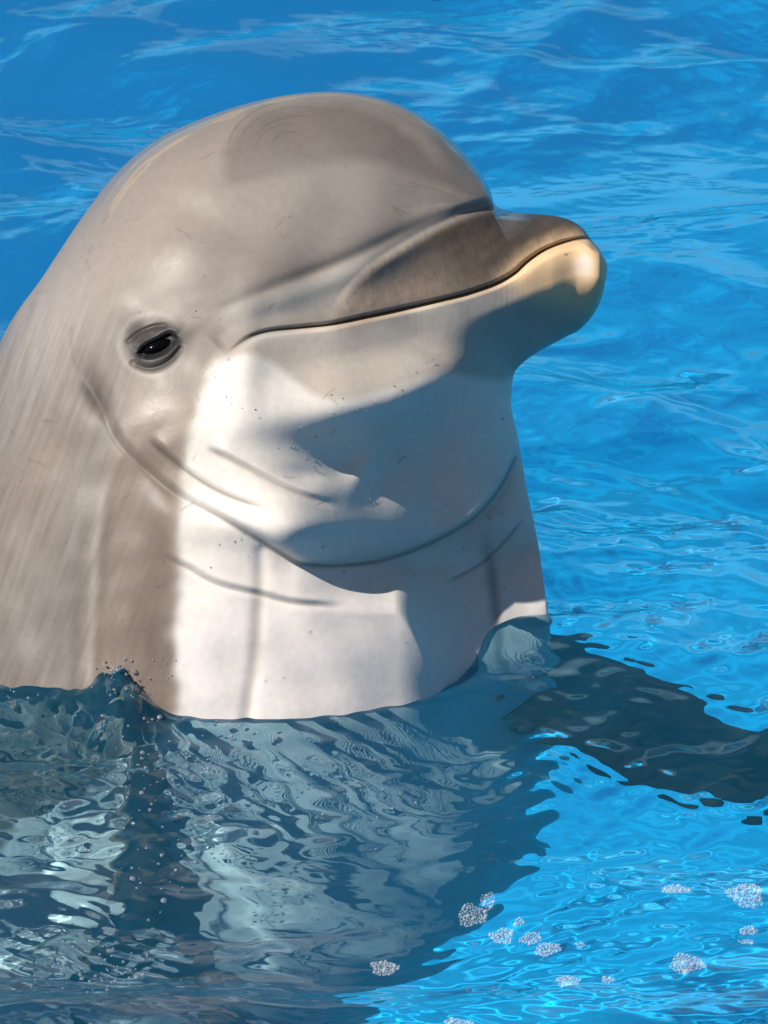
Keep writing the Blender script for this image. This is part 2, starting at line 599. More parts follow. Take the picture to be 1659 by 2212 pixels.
# cheek full under the mouth corner, jowl hanging over the neck
G += 40 * gauss(U, V, (560, 880), (170, 105), -10)
G += -22 * gauss(U, V, (900, 760), (200, 60), -16)
dF, sF, pF = line_field(U, V, FOLD, 420)
amp = 5 * sst(170, 260, U) + 26 * sst(330, 560, U) + 34 * sst(520, 680, U) - 52 * sst(720, 880, U) - 4 * sst(1000, 1110, U)
rr = np.maximum(amp, 8) * 1.1
q = np.clip(dF / rr, 0, 1)
ups = np.where(sF > 0, 1, 0)
sharp = ups * amp * np.sqrt(1 - (1 - q) ** 2)
broad = ups * amp * np.sqrt(1 - (1 - q) ** 2) * np.exp(-np.maximum(dF - rr, 0) / 190) * (1 - sst(330, 420, dF))
broad = blur(broad, 26)
mk = np.exp(-(dF / 34.0) ** 2)
G += sharp * mk + broad * (1 - mk)
G += -np.exp(-(dF / 8.0) ** 2) * 6 * sst(160, 240, U)
G += -np.where(sF < 0, 1, 0) * 22 * np.exp(-(dF / 80) ** 2) * sst(480, 640, U) * (1 - sst(1000, 1110, U))
# hollow between cheek and jowl with a knob in it, then the jowl lobe
TURN = [(1240, 690), (1120, 728), (1000, 785), (900, 842), (800, 892), (700, 925), (600, 950), (500, 975)]
dT, sT, pT = line_field(U, V, TURN[::-1], 700)
above = (sF > 0) | (dF > 400)
fall = np.where(sT < 0, 1, 0) * np.minimum(dT, 360) / 235.0 * sst(590, 830, U) * (1 - 0.3 * sst(900, 1080, U)) * (1 - sst(1210, 1260, V)) * (1 - sst(1080, 1210, U))
fall = blur(fall, 8, 2)
rec_end = 1325 + 240 * sst(850, 1000, U)
neck = 1.9 * sst(640, 930, U) * (1 - 0.9 * sst(0, 1, (V - 1195) / (rec_end - 1195)))
below = (V > 870) * np.where((sF < 0) & (dF < 415) | (V > 1225), 1.0, 0.0)
G += -fall * (1 - below) * 175 - neck * below * 130
G += -190 * sst(860, 1190, U) * sst(1110, 1230, V) * (1 - sst(1560, 1900, V))
G += -84 * gauss(U, V, (735, 990), (115, 46), 8)
G += -34 * gauss(U, V, (880, 960), (90, 60), -20)
G += 34 * gauss(U, V, (795, 1003), (24, 40), 34)
G += 56 * gauss(U, V, (690, 1146), (150, 34), 6)
G += -16 * gauss(U, V, (665, 1032), (36, 16), 10)
mk = np.exp(-(dF / 15.0) ** 2)
G = G * (1 - mk) + blur(G, 2, 2) * mk
for L, dep, wd in ((NECK1, 5, 7), (NECK2, 8, 8), (CHEST1, 5, 7), (CHEST2, 4, 7)):
    d, sg, p = line_field(U, V, L, 120)
    ends = sst(0, 0.15, p) * (1 - sst(0.8, 1, p))
    G += -np.exp(-(d / wd) ** 2) * dep * ends
    G += np.where(sg > 0, 1, 0) * dep * 1.5 * sst(0, 16, d) * np.exp(-d / 34) * ends
# soft vertical ridges down the neck
d, sg, p = line_field(U, V, STREAK1, 160)
G += -np.exp(-(d / 15) ** 2) * 5
d, sg, p = line_field(U, V, STREAK2, 160)
G += -np.exp(-(d / 14) ** 2) * 5 * sst(0.1, 0.4, p)
d, sg, p = line_field(U, V, STREAK3, 160)
G += (np.exp(-(d / 18) ** 2) * 4 + 3 * np.exp(-((d * sg + 50) / 24) ** 2)) * sst(0.15, 0.45, p)
# hollow behind the cheek with the ear pit
G += -16 * gauss(U, V, (222, 855), (14, 30), -28)
# eye socket with two lids
dE = gauss(U, V, EYE, (62, 50), -12)
G += -10 * gauss(U, V, (340, 748), (44, 40), 0)
ring = np.hypot((U - 340) / 66.0, (V - 752) / 62.0)
G += 1 * np.exp(-((ring - 1.0) / 0.24) ** 2) * (1 - 0.7 * gauss(U, V, (400, 690), (50, 40)))
SLIT = [(305, 772), (328, 752), (352, 740), (377, 728), (399, 738)]
SLITLOW = [(305, 772), (330, 780), (352, 777), (378, 764), (399, 738)]
d1, s1, p1 = line_field(U, V, SLIT, 90)
d2, s2, p2 = line_field(U, V, SLITLOW, 90)
e1 = sst(0, .18, p1) * (1 - sst(.82, 1, p1))
e2 = sst(0, .18, p2) * (1 - sst(.82, 1, p2))
G += np.where(s1 > 0, 1, 0) * 6 * sst(0, 7, d1) * np.exp(-(d1 / 24) ** 2) * e1
G += np.where(s2 < 0, 1, 0) * 8 * sst(0, 6, d2) * np.exp(-(d2 / 15) ** 2) * e2
LIDLINE = [(290, 745), (312, 728), (340, 716), (366, 712)]
d3, s3, p3 = line_field(U, V, LIDLINE, 60)
G += -np.exp(-(d3 / 5) ** 2) * 5
LOWLID = [(300, 792), (325, 803), (352, 802), (380, 787), (402, 762)]
d4, s4, p4 = line_field(U, V, LOWLID, 60)
G += -np.exp(-(d4 / 6) ** 2) * 7
inslit = (s1 < 0) & (s2 > 0) & (U > 306) & (U < 397)
G += -np.where(inslit, 1, 0) * 14 * sst(0, 6, np.minimum(d1, d2))
# faint overall unevenness
ph = np.random.RandomState(3)
for _ in range(14):
    l = ph.uniform(60, 260)
    a = ph.uniform(0, 6.28)
    G += 0.005 * l * np.sin(2 * math.pi / l * (U * math.cos(a) + V * math.sin(a)) + ph.uniform(0, 6) + 0.8 * np.sin(V / l * 1.7))
# even taper of the jaws from the cheek to the tip
BEAK = [(480, 790), (540, 745), (600, 725), (700, 705), (800, 682), (900, 655), (1000, 622), (1100, 580), (1180, 545), (1240, 525), (1290, 530)]
WANT = [None, None, 408, 372, 335, 298, 260, 226, 198, 172, 112]
bw = []
for bu, bv in BEAK:
    k_ = np.argmin((Un - bu) ** 2 + (Vn - bv) ** 2)
    bw.append(Wn.ravel()[k_])
bu_ = np.array([b_[0] for b_ in BEAK], float)
co_ = np.array([0.0 if w_ is None else w_ - o_ for w_, o_ in zip(WANT, bw)])
dense = catmull(np.column_stack([bu_, co_]), 8)
corr = np.interp(U, dense[:, 0], dense[:, 1], left=0)
bl = np.interp(U, bu_, [b_[1] for b_ in BEAK])
off = V - bl
G += corr * np.where(off < 0, np.exp(-np.clip(-off - 20, 0, None) ** 2 / 90.0 ** 2), np.exp(-np.clip(off - 72, 0, None) ** 2 / 80.0 ** 2))
WW = WW + SIDE * G * np.clip(EE * 1.25, 0, 1) ** 1.0

# ---- pigment (skin colours, with some sheen and shade put in)
def c(r, g, b):
    return np.array([r, g, b])


def lay(C, col, a):
    return C * (1 - a[..., None]) + col * a[..., None]


GREY, CAPE, DARK = c(.245, .212, .186), c(.165, .142, .13), c(.050, .038, .031)
PALE, WHITE, BELLY = c(.36, .345, .315), c(.72, .67, .61), c(.70, .655, .63)
LIPY, BROWN = c(.78, .52, .28), c(.33, .265, .215)
C = np.ones(U.shape + (3,)) * GREY
nz = np.zeros(U.shape)
for _ in range(22):
    l = ph.uniform(40, 320)
    a = ph.uniform(0, 6.28)
    nz += np.sin(2 * math.pi / l * (U * math.cos(a) + V * math.sin(a)) + ph.uniform(0, 6) + 1.1 * np.sin((U + V) / l * 1.3)) * 0.2
# back and forehead darker
xs = np.concatenate([np.broadcast_to(xn, Un.shape), np.broadcast_to(xb, Ub.shape)], 1)
C = lay(C, CAPE, 0.55 * sst(0.72, 0.98, xs + 0.04 * nz))
dm = poly_field(U, V, [(484, 345), (508, 292), (560, 250), (640, 228), (730, 226), (810, 246), (890, 300), (960, 368), (1040, 432),
                       (985, 424), (930, 415), (870, 388), (800, 362), (700, 372), (600, 398), (500, 414)])
C = lay(C, c(.125, .104, .092), 0.75 * sst(-14, 24, dm + 5 * nz))  # dark pigment patch, with the sky sheen's edge partly put into the colour
# pale grey side of the forehead and blaze
C = lay(C, c(.29, .262, .236), 0.7 * gauss(U, V, (800, 440), (190, 55), 8))
dB, sB, pB = line_field(U, V, BLAZE, 260)
C = lay(C, PALE, 0.9 * np.exp(-((dB * sB + 42) / 34) ** 2) * sst(0.02, 0.2, pB))
C = lay(C, c(.13, .12, .11), 0.65 * np.exp(-(dB / 9) ** 2) * sst(0.0, 0.1, pB) * (1 - sst(.85, 1, pB)))
C = lay(C, c(.17, .155, .14), 0.4 * np.exp(-((dB * sB - 16) / 14) ** 2) * (1 - sst(.6, .9, pB)))
# white underside
wb = poly_field(U, V, [(432, 880), (470, 820), (500, 782), (560, 745), (660, 726), (800, 705), (960, 668), (1080, 640), (1130, 700), (1240, 740),
                       (1400, 900), (1500, 1500), (1500, 2400), (1300, 3800), (380, 3800), (-500, 2600), (-200, 2100), (170, 1790), (385, 1550), (383, 1350),
                       (392, 1200), (402, 1050), (415, 950)])
wa = sst(-24, 22, wb + 11 * nz)
C = lay(C, WHITE, wa)
C = lay(C, BELLY, 0.8 * sst(1150, 1420, V) * wa)
# lower jaw greyer than the throat, with the edge of the white running under it
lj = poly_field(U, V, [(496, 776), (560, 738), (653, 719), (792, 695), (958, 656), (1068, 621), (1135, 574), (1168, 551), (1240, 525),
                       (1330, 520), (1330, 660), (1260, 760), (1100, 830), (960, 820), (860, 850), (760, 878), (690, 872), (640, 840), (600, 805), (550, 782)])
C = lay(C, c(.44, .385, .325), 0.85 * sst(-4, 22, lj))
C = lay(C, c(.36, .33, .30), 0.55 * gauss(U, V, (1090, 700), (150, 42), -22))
# brown flank band
fb = poly_field(U, V, [(300, 880), (400, 860), (436, 880), (408, 1000), (398, 1200), (388, 1400), (385, 1550), (170, 1790), (-60, 1960), (0, 1800), (170, 1600), (222, 1300), (236, 1080), (262, 960)])
C = lay(C, c(.285, .222, .176), 0.8 * sst(-10, 16, fb))
C = lay(C, c(.30, .25, .212), 0.5 * gauss(U, V, (290, 960), (26, 90), 16))
C = lay(C, c(.33, .275, .23), 0.7 * gauss(U, V, (330, 860), (60, 46), 0))
d, sg, p = line_field(U, V, STREAK3, 160)
C = lay(C, c(.27, .225, .19), 0.5 * np.exp(-((d * sg + 22) / 15) ** 2) * sst(.1, .4, p))
C = lay(C, c(.48, .42, .37), 0.55 * np.exp(-(d / 12) ** 2) * sst(.1, .4, p))
C = lay(C, BROWN, 0.45 * gauss(U, V, (110, 1000), (60, 170), 18))
C = lay(C, c(.42, .385, .36), 0.5 * gauss(U, V, (90, 780), (60, 160), 28))
d, sg, p = line_field(U, V, STREAK1, 160)
C = lay(C, c(.42, .37, .32), 0.62 * np.exp(-((d + 4 * nz) / 14) ** 2) * sst(0, 0.2, p))  # shade of the soft neck fold put into the colour
d, sg, p = line_field(U, V, STREAK2, 160)
C = lay(C, c(.22, .21, .21), 0.7 * np.exp(-(d / 13) ** 2) * sst(0.05, 0.3, p))  # right-hand groove darkened in the colour as well
# upper jaw
uj = poly_field(U, V, [(716, 668), (735, 640), (765, 607), (800, 578), (850, 545), (905, 514), (950, 492), (1000, 470), (1064, 447), (1120, 440),
                       (1240, 455), (1310, 505), (1276, 519), (1240, 524), (1207, 533), (1168, 550), (1135, 573), (1107, 598), (1068, 620), (1013, 640),
                       (958, 655), (875, 675), (792, 694), (720, 706), (690, 706)])
ua = sst(-10, 24, uj)
C = lay(C, c(.23, .185, .148), ua * sst(680, 800, U))
C = lay(C, DARK, ua * 0.86 * sst(830, 1060, U + 0.5 * (600 - V) + 20 * nz) * (1 - 0.5 * np.exp(-dM / 24)))
C = lay(C, c(.20, .12, .055), ua * 0.45 * gauss(U, V, (1225, 505), (34, 16), 20))
C = lay(C, c(.24, .18, .115), ua * 0.5 * np.exp(-dM / 16) * sst(0.3, 0.5, pM))
C = C * (1 - 0.42 * ua * sst(1020, 1110, U) * sst(10, 40, dM))[..., None]  # beak end darkened in colour to offset the stronger sun there
# lower lip tip: yellow skin, and the bump's highlight put into the colour
tip = poly_field(U, V, [(1090, 612), (1135, 574), (1168, 551), (1207, 534), (1240, 524), (1285, 520), (1312, 560), (1315, 610), (1275, 660), (1220, 660), (1150, 640)])
C = lay(C, LIPY, 0.85 * sst(-46, 30, tip))
C = lay(C, c(.74, .62, .56), 0.8 * np.exp(-(np.hypot((U - 1256) / 21, (V - 582) / 25)) ** 4))
C = lay(C, LIPY * 1.05, np.where(sM < 0, 1, 0) * 0.6 * np.exp(-(dM / 8) ** 2) * sst(0.1, 0.4, pM))
# dark hairlines in the creases
C = lay(C, c(.012, .010, .009), np.exp(-(dM / 2.5) ** 2) * 0.97 * sst(0.0, 0.04, pM) * (0.55 + 0.45 * sst(0.0, 0.1, pM)))
lw = 3.6
C = lay(C, c(.07, .06, .055), np.exp(-(dF / (lw + 1.5 * sst(.5, .7, pF))) ** 2) * 0.6 * (0.35 + 0.65 * sst(0.3, 0.55, pF)))
for L, a_, w_ in ((NECK1, .75, 3.4), (NECK2, .5, 4.0), (CHEST1, .5, 3.4), (CHEST2, .5, 3.4), (LIDLINE, .6, 3.6), (LOWLID, .85, 6)):
    d, sg, p = line_field(U, V, L, 50)
    C = lay(C, c(.07, .065, .06), np.exp(-(d / w_) ** 2) * a_ * sst(0, .12, p) * (1 - sst(.75, 1, p)))
# ear pit
C = lay(C, c(.06, .05, .045), 0.85 * gauss(U, V, (224, 862), (9, 24), -26))
C = lay(C, c(.16, .13, .115), 0.6 * gauss(U, V, (215, 815), (22, 50), -20))
# skin round the eye
sk = poly_field(U, V, [(276, 738), (282, 708), (308, 690), (345, 688), (378, 698), (430, 706), (520, 660), (470, 700), (430, 752), (400, 794), (346, 812), (302, 796), (281, 770)])
C = lay(C, c(.024, .022, .021), 0.88 * sst(-12, 26, sk) * (0.88 + 0.12 * gauss(U, V, (350, 765), (50, 40))) * (1 - 0.6 * sst(385, 470, U)))
C = lay(C, c(.02, .02, .02), 0.95 * np.exp(-(np.minimum(d1, d2) / 13) ** 2) * sst(288, 304, U) * (1 - sst(398, 414, U)) + 0.95 * inslit * (np.minimum(d1, d2) > 6))
C = lay(C, c(.50, .46, .42), 0.28 * np.exp(-((ring - 1.06) / 0.10) ** 2) * (1 - sst(360, 420, U) * (1 - sst(745, 790, V))))
# wet film along the crown: edge line, with its dark reflection put into the colour
FILM = [(236, 520), (246, 470), (265, 428), (300, 384), (350, 338), (420, 294), (500, 254), (580, 226), (680, 210), (760, 213), (855, 242), (928, 288), (985, 345), (1030, 402), (1050, 440)]
d, sg, p = line_field(U, V, FILM, 120)
WET = 0.9 * sst(0, 10, d * sg + 4 * nz) * (1 - sst(60, 110, d)) * sst(0.0, .15, p)
C = lay(C, c(.15, .137, .14), 0.5 * sst(2, 12, d * sg) * (1 - sst(60, 110, d)) * sst(0.0, .15, p))
C = lay(C, c(.42, .33, .22), 0.34 * np.exp(-((d + 3.5 * nz) / 3.0) ** 2) * sst(0, .1, p) * (1 - 0.5 * sst(.6, .8, p)))
# scratches and flecks
sr = np.random.RandomState(21)


def scratch(pts, wd, al, col):
    global C
    d, sg, p = line_field(U, V, pts, 14, 5)
    C = lay(C, col, np.exp(-(d / wd) ** 2) * al * sst(0, .25, p) * (1 - sst(.7, 1, p)) * (SIDE > 0))


for k in range(5):      # rake marks curling over the forehead
    r0 = 40 + 19 * k + sr.uniform(-8, 8)
    a0, a1 = math.radians(sr.uniform(150, 200)), math.radians(sr.uniform(240, 320))
    cx, cy = 640 + sr.uniform(-8, 8), 330 + sr.uniform(-6, 6)
    pts = [(cx + r0 * 1.25 * math.cos(a), cy + r0 * 0.95 * math.sin(a)) for a in np.linspace(a0, a1, 7)]
    scratch(pts, sr.uniform(1.4, 2.2), sr.uniform(.2, .5), c(.055, .045, .04))
for k in range(9):       # folds fanning back from the crease at the beak
    y0 = 400 + 8 * k
    pts = [(1010 - 3 * k, 440 + 2.0 * k), (960, 438 + (y0 - 440) * .35), (905, 436 + (y0 - 440) * .7), (840 + sr.uniform(-20, 20), y0)]
    scratch(pts, 1.9, sr.uniform(.25, .5), c(.14, .125, .11))
for k in range(46):
    x, y = sr.uniform(40, 900), sr.uniform(240, 1100)
    a, l, b_ = sr.uniform(0, 3.14), sr.uniform(14, 60), sr.uniform(-.5, .5)
    pts = [(x + l * t * math.cos(a + b_ * t), y + l * t * math.sin(a + b_ * t)) for t in np.linspace(0, 1, 4)]
    scratch(pts, sr.uniform(1.3, 2.2), sr.uniform(.18, .5), c(.12, .10, .09))
for k in range(45):
    x, y, r_ = sr.uniform(20, 1180), sr.uniform(240, 1500), sr.uniform(1.6, 3.4)
    C = lay(C, c(.12, .09, .08), 0.6 * np.exp(-((U - x) ** 2 + (V - y) ** 2) / r_ ** 2) * (SIDE > 0))
sk2 = np.zeros(U.shape)
for _ in range(16):      # faint streaks running down the back and flank
    l = ph.uniform(9, 46)
    a = ph.normal(0.32, 0.05)
    sk2 += np.sin(2 * math.pi / l * (U * math.cos(a) + V * math.sin(a)) + 2.2 * np.sin(V / ph.uniform(60, 160) + ph.uniform(0, 6)) + ph.uniform(0, 6)) * 0.3
C = C * (1 + 0.065 * sk2 * (1 - sst(250, 420, U)) * sst(560, 760, V))[..., None]
mo = np.zeros(U.shape)
for _ in range(24):      # mottling on the beak
    l = ph.uniform(9, 40)
    a = ph.uniform(0, 6.28)
    mo += np.sin(2 * math.pi / l * (U * math.cos(a) + V * math.sin(a)) + 1.3 * np.sin((U - V) / l * .7) + ph.uniform(0, 6)) * 0.29
C = C * (1 + 0.06 * mo * ua)[..., None]
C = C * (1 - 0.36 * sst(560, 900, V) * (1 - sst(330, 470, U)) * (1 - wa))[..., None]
C = np.clip(C * (1 + 0.02 * nz[..., None]), 0.005, 0.9)


def skin_mat(name, base=None, rough=0.47):
    m, t, b = mat_new(name)
    co = t.nodes.new('ShaderNodeTexCoord')
    n1 = t.nodes.new('ShaderNodeTexNoise')
    n1.inputs['Scale'].default_value = 160
    n1.inputs['Detail'].default_value = 5
    n2 = t.nodes.new('ShaderNodeTexNoise')
    n2.inputs['Scale'].default_value = 14
    n2.inputs['Detail'].default_value = 3
    t.links.new(co.outputs['Object'], n1.inputs['Vector'])
    t.links.new(co.outputs['Object'], n2.inputs['Vector'])
    mr = t.nodes.new('ShaderNodeMapRange')
    mr.inputs['To Min'].default_value = 0.88
    mr.inputs['To Max'].default_value = 1.12
    t.links.new(n1.outputs['Fac'], mr.inputs['Value'])
    mx = t.nodes.new('ShaderNodeMix')
    mx.data_type = 'RGBA'
    mx.blend_type = 'MULTIPLY'
    mx.inputs['Factor'].default_value = 1.0
    if base is None:
        at = t.nodes.new('ShaderNodeAttribute')
        at.attribute_name = 'pigment'
        t.links.new(at.outputs['Color'], mx.inputs['A'])
    else:
        mx.inputs['A'].default_value = (*base, 1)
    t.links.new(mr.outputs['Result'], mx.inputs['B'])
    t.links.new(mx.outputs['Result'], b.inputs['Base Color'])
    m2 = t.nodes.new('ShaderNodeMapRange')
    m2.inputs['From Min'].default_value = 0.35
    m2.inputs['From Max'].default_value = 0.65
    m2.inputs['To Min'].default_value = rough - 0.10
    m2.inputs['To Max'].default_value = rough + 0.12
    t.links.new(n2.outputs['Fac'], m2.inputs['Value'])
    t.links.new(m2.outputs['Result'], b.inputs['Roughness'])
    b.inputs['Specular IOR Level'].default_value = 0.3
    if base is None:
        wt = t.nodes.new('ShaderNodeAttribute')
        wt.attribute_name = 'wet'
        t.links.new(wt.outputs['Fac'], b.inputs['Coat Weight'])
    b.inputs['Coat Roughness'].default_value = 0.10
    b.inputs['Coat IOR'].default_value = 1.5
    bp = t.nodes.new('ShaderNodeBump')
    bp.inputs['Strength'].default_value = 0.25
    bp.inputs['Distance'].default_value = 0.0006
    t.links.new(n1.outputs['Fac'], bp.inputs['Height'])
    t.links.new(bp.outputs['Normal'], b.inputs['Normal'])
    return m


SKIN = skin_mat('wet_skin')
root = bpy.data.objects.new('dolphin', None)
COL.objects.link(root)
root['label'] = 'grey bottlenose dolphin with white throat rising head first from the blue pool'
root['category'] = 'dolphin'
root.location = tuple(W(480.0, 1350.0, 0.0))
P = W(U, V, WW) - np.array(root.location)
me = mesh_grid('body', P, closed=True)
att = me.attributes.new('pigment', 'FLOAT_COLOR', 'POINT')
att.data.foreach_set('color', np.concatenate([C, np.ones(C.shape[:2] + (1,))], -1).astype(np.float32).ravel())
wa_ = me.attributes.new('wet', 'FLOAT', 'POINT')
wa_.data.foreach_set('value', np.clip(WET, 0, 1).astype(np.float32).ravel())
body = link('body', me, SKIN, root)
body.cycles.is_caustics_receiver = True


def near_surface(u, v):
    """height of the lit side of the body at a drawing point"""
    k = np.argmin((Un[:, ::1] - u) ** 2 + (Vn - v) ** 2)
    i, j = np.unravel_index(k, Un.shape)
    return WW[i, j]


def eye():
    m, t, b = mat_new('eye_black')
    b.inputs['Base Color'].default_value = (.002, .002, .002, 1)
    b.inputs['Roughness'].default_value = 0.08
    b.inputs['Specular IOR Level'].default_value = 0.12
    n, k = 24, 48
    th = np.linspace(0, math.pi, n)[:, None]
    ph_ = np.linspace(0, 2 * math.pi, k, endpoint=False)[None]
    w0 = near_surface(355, 758) - 3
    a = math.radians(-20)
    x, y, z = 34 * np.sin(th) * np.cos(ph_), 14 * np.sin(th) * np.sin(ph_), 15 * np.cos(th) + 0 * ph_
    P = W(354 + x * math.cos(a) - y * math.sin(a), 758 + x * math.sin(a) + y * math.cos(a), w0 + z)
    o = link('eye', mesh_grid('eye', P - np.array(root.location), closed=True), m, root)
    return o


eye()


def fin(name, spine, chords, thick, mat):
    """flipper: centre line, chord vector at each station, thickness; lens-shaped cross-section"""
    sp_ = catmull(np.array(spine, float), 14)
    ch = catmull(np.array(chords, float), 14)
    th = catmull(np.array(thick, float)[:, None], 14)[:, 0]
    k = 40
    a = np.linspace(0, 2 * math.pi, k, endpoint=False)
    rows = []
    for i in range(len(sp_)):
        T_ = sp_[min(i + 1, len(sp_) - 1)] - sp_[max(i - 1, 0)]
        N = np.cross(T_, ch[i])
        N /= np.linalg.norm(N) + 1e-9
        ca = np.cos(a)
        prof = np.sin(a) * (0.75 + 0.25 * ca)
        rows.append(sp_[i] + ca[:, None] * ch[i] * 0.5 + prof[:, None] * N * th[i])
    Q = np.array(rows)
    P = W(Q[..., 0], Q[..., 1], Q[..., 2]) - np.array(root.location)
    o = link(name, mesh_grid(name, P, closed=True), mat, root)
    o.cycles.is_caustics_receiver = True
    return o


SHADED_FINSKIN = skin_mat('shaded_fin_skin', (.026, .019, .016), 0.35)  # far flipper: its shade is put into the base colour
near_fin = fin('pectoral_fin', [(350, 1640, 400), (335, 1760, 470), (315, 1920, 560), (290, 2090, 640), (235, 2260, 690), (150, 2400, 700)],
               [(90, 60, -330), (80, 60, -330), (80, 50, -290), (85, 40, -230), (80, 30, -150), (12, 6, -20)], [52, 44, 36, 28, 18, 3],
               skin_mat('sunlit_fin_skin', (.20, .14, .10), 0.35))  # near flipper: sunlit brown put into the base colour
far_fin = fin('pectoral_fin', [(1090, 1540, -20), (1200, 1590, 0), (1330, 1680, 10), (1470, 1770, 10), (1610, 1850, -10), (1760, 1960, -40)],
              [(-40, 200, 420), (-70, 190, 430), (-100, 180, 400), (-130, 160, 350), (-140, 130, 260), (-20, 10, 20)], [54, 46, 38, 30, 20, 3], SHADED_FINSKIN)
near_fin['label'] = 'brownish flipper hanging down under the rippled water'
far_fin['label'] = 'almost black flipper held out just under the surface'

#@@SECTION small
# ------------------------------------------------------------------ water clinging to the body, foam, drops
def water_z(x, y):
    i = np.clip(np.searchsorted(gy, y) - 1, 0, len(gy) - 2)
    j = np.clip(np.searchsorted(gx, x) - 1, 0, len(gx) - 2)
    fy = (y - gy[i]) / (gy[i + 1] - gy[i])
    fx = (x - gx[j]) / (gx[j + 1] - gx[j])
    return (Z[i, j] * (1 - fx) + Z[i, j + 1] * fx) * (1 - fy) + (Z[i + 1, j] * (1 - fx) + Z[i + 1, j + 1] * fx) * fy


BW = P + np.array(root.location)
zz = BW[..., 2] - water_z(BW[..., 0], BW[..., 1])
near = np.abs(zz) < 0.012
# first crossing down every column of the skin
cross = []
for j in range(zz.shape[1]):
    k = np.where((zz[:-1, j] < 0) & (zz[1:, j] >= 0))[0]
    if len(k):
        cross.append(BW[k[-1], j])
CONT = np.array(cross)
iy = np.where((gy > CONT[:, 1].min() - .08) & (gy < CONT[:, 1].max() + .08))[0]
ix = np.where((gx > CONT[:, 0].min() - .08) & (gx < CONT[:, 0].max() + .08))[0]
sub = np.ix_(iy, ix)
sx_, sy_ = X[sub], Y[sub]
dmin = np.full(sx_.shape, 9.0)
for q_ in CONT[::3]:
    np.minimum(dmin, np.hypot(sx_ - q_[0], sy_ - q_[1]), out=dmin)
mr_ = np.random.RandomState(4)
# water thrown up against the flank: a crumpled lump, and a smooth sheet climbing the chest
for (u, v, rx_, ry_, hg_, cr_) in ((262, 1600, 0.022, 0.035, 0.020, 1.0), (150, 1590, 0.05, 0.05, 0.006, 0.6), (330, 1800, 0.03, 0.05, 0.003, .5), (215, 2060, 0.03, 0.05, 0.004, .6)):
    p_ = on_water(u, v)
    lump = np.exp(-(((X[sub] - p_[0]) / rx_) ** 2 + ((Y[sub] - p_[1]) / ry_) ** 2))
    cr = np.zeros(lump.shape)
    for _ in range(12):
        l_ = mr_.uniform(0.009, 0.03)
        a_ = mr_.uniform(0, 6.283)
        cr += l_ / 0.03 * np.sin(2 * math.pi / l_ * (X[sub] * math.cos(a_) + Y[sub] * math.sin(a_)) + mr_.uniform(0, 6) + 1.4 * np.sin(X[sub] * 110 + mr_.uniform(0, 6)))
    Z[sub] += lump * (hg_ + 0.0012 * cr_ * cr)
wobble = 1 + 0.5 * np.sin(sx_ * 90 + 2 * np.sin(sx_ * 37)) * np.sin(sy_ * 60)
chop = np.zeros(sx_.shape)
for _ in range(14):
    l_ = mr_.uniform(0.014, 0.06)
    a_ = mr_.uniform(0, 6.283)
    chop += l_ / 0.06 * np.sin(2 * math.pi / l_ * (sx_ * math.cos(a_) + sy_ * math.sin(a_)) + mr_.uniform(0, 6) + 1.2 * np.sin(sx_ * 60 + mr_.uniform(0, 6)))
Z[sub] += (0.00025 * chop + 0.0003) * np.exp(-dmin / 0.022)
RIP[sub] += 0.0007 * chop * np.exp(-dmin / 0.03)
co = np.empty(len(water.data.vertices) * 3, np.float32)
water.data.vertices.foreach_get('co', co)
co = co.reshape(-1, 3)
co[:, 2] = Z.ravel()
water.data.vertices.foreach_set('co', co.ravel())
wm = water.data
ra = wm.attributes['ripple_slope']
RA_()
water.data.update()


def dome(n_seg=8, n_ring=4, full=False):
    vs, fs = [], []
    top = math.pi if full else math.pi * 0.62
    for r in range(n_ring + 1):
        th = top * r / n_ring
        for k in range(n_seg):
            ph_ = 2 * math.pi * k / n_seg
            vs.append((math.sin(th) * math.cos(ph_), math.sin(th) * math.sin(ph_), math.cos(th)))
    for r in range(n_ring):
        for k in range(n_seg):
            a, b_ = r * n_seg + k, r * n_seg + (k + 1) % n_seg
            fs.append((a, a + n_seg, b_ + n_seg, b_))
    return np.array(vs), np.array(fs)


def cluster(name, centres, radii, mat, squash=0.8, full=False):
    v, f = dome(full=full)
    Vs = np.concatenate([c_ + v * r_ * np.array([1, 1, squash]) for c_, r_ in zip(centres, radii)])
    Fs = np.concatenate([f + i * len(v) for i in range(len(centres))])
    return raw_mesh(name, Vs, Fs)


def bubble_mat():
    m = bpy.data.materials.new('foam_bubbles')
    m.use_nodes = True
    t = m.node_tree
    t.nodes.clear()
    out = t.nodes.new('ShaderNodeOutputMaterial')
    tr = t.nodes.new('ShaderNodeBsdfTransparent')
    pr = t.nodes.new('ShaderNodeBsdfPrincipled')
    pr.inputs['Base Color'].default_value = (0.9, 0.94, 0.96, 1)
    pr.inputs['Roughness'].default_value = 0.12
    lw_ = t.nodes.new('ShaderNodeLayerWeight')
    lw_.inputs['Blend'].default_value = 0.35
    mr = t.nodes.new('ShaderNodeMapRange')
    mr.inputs['To Min'].default_value = 0.16
    mr.inputs['To Max'].default_value = 0.75
    t.links.new(lw_.outputs['Facing'], mr.inputs['Value'])
    mx = t.nodes.new('ShaderNodeMixShader')
    t.links.new(mr.outputs[0], mx.inputs[0])
    t.links.new(tr.outputs[0], mx.inputs[1])
    t.links.new(pr.outputs[0], mx.inputs[2])
    t.links.new(mx.outputs[0], out.inputs['Surface'])
    return m


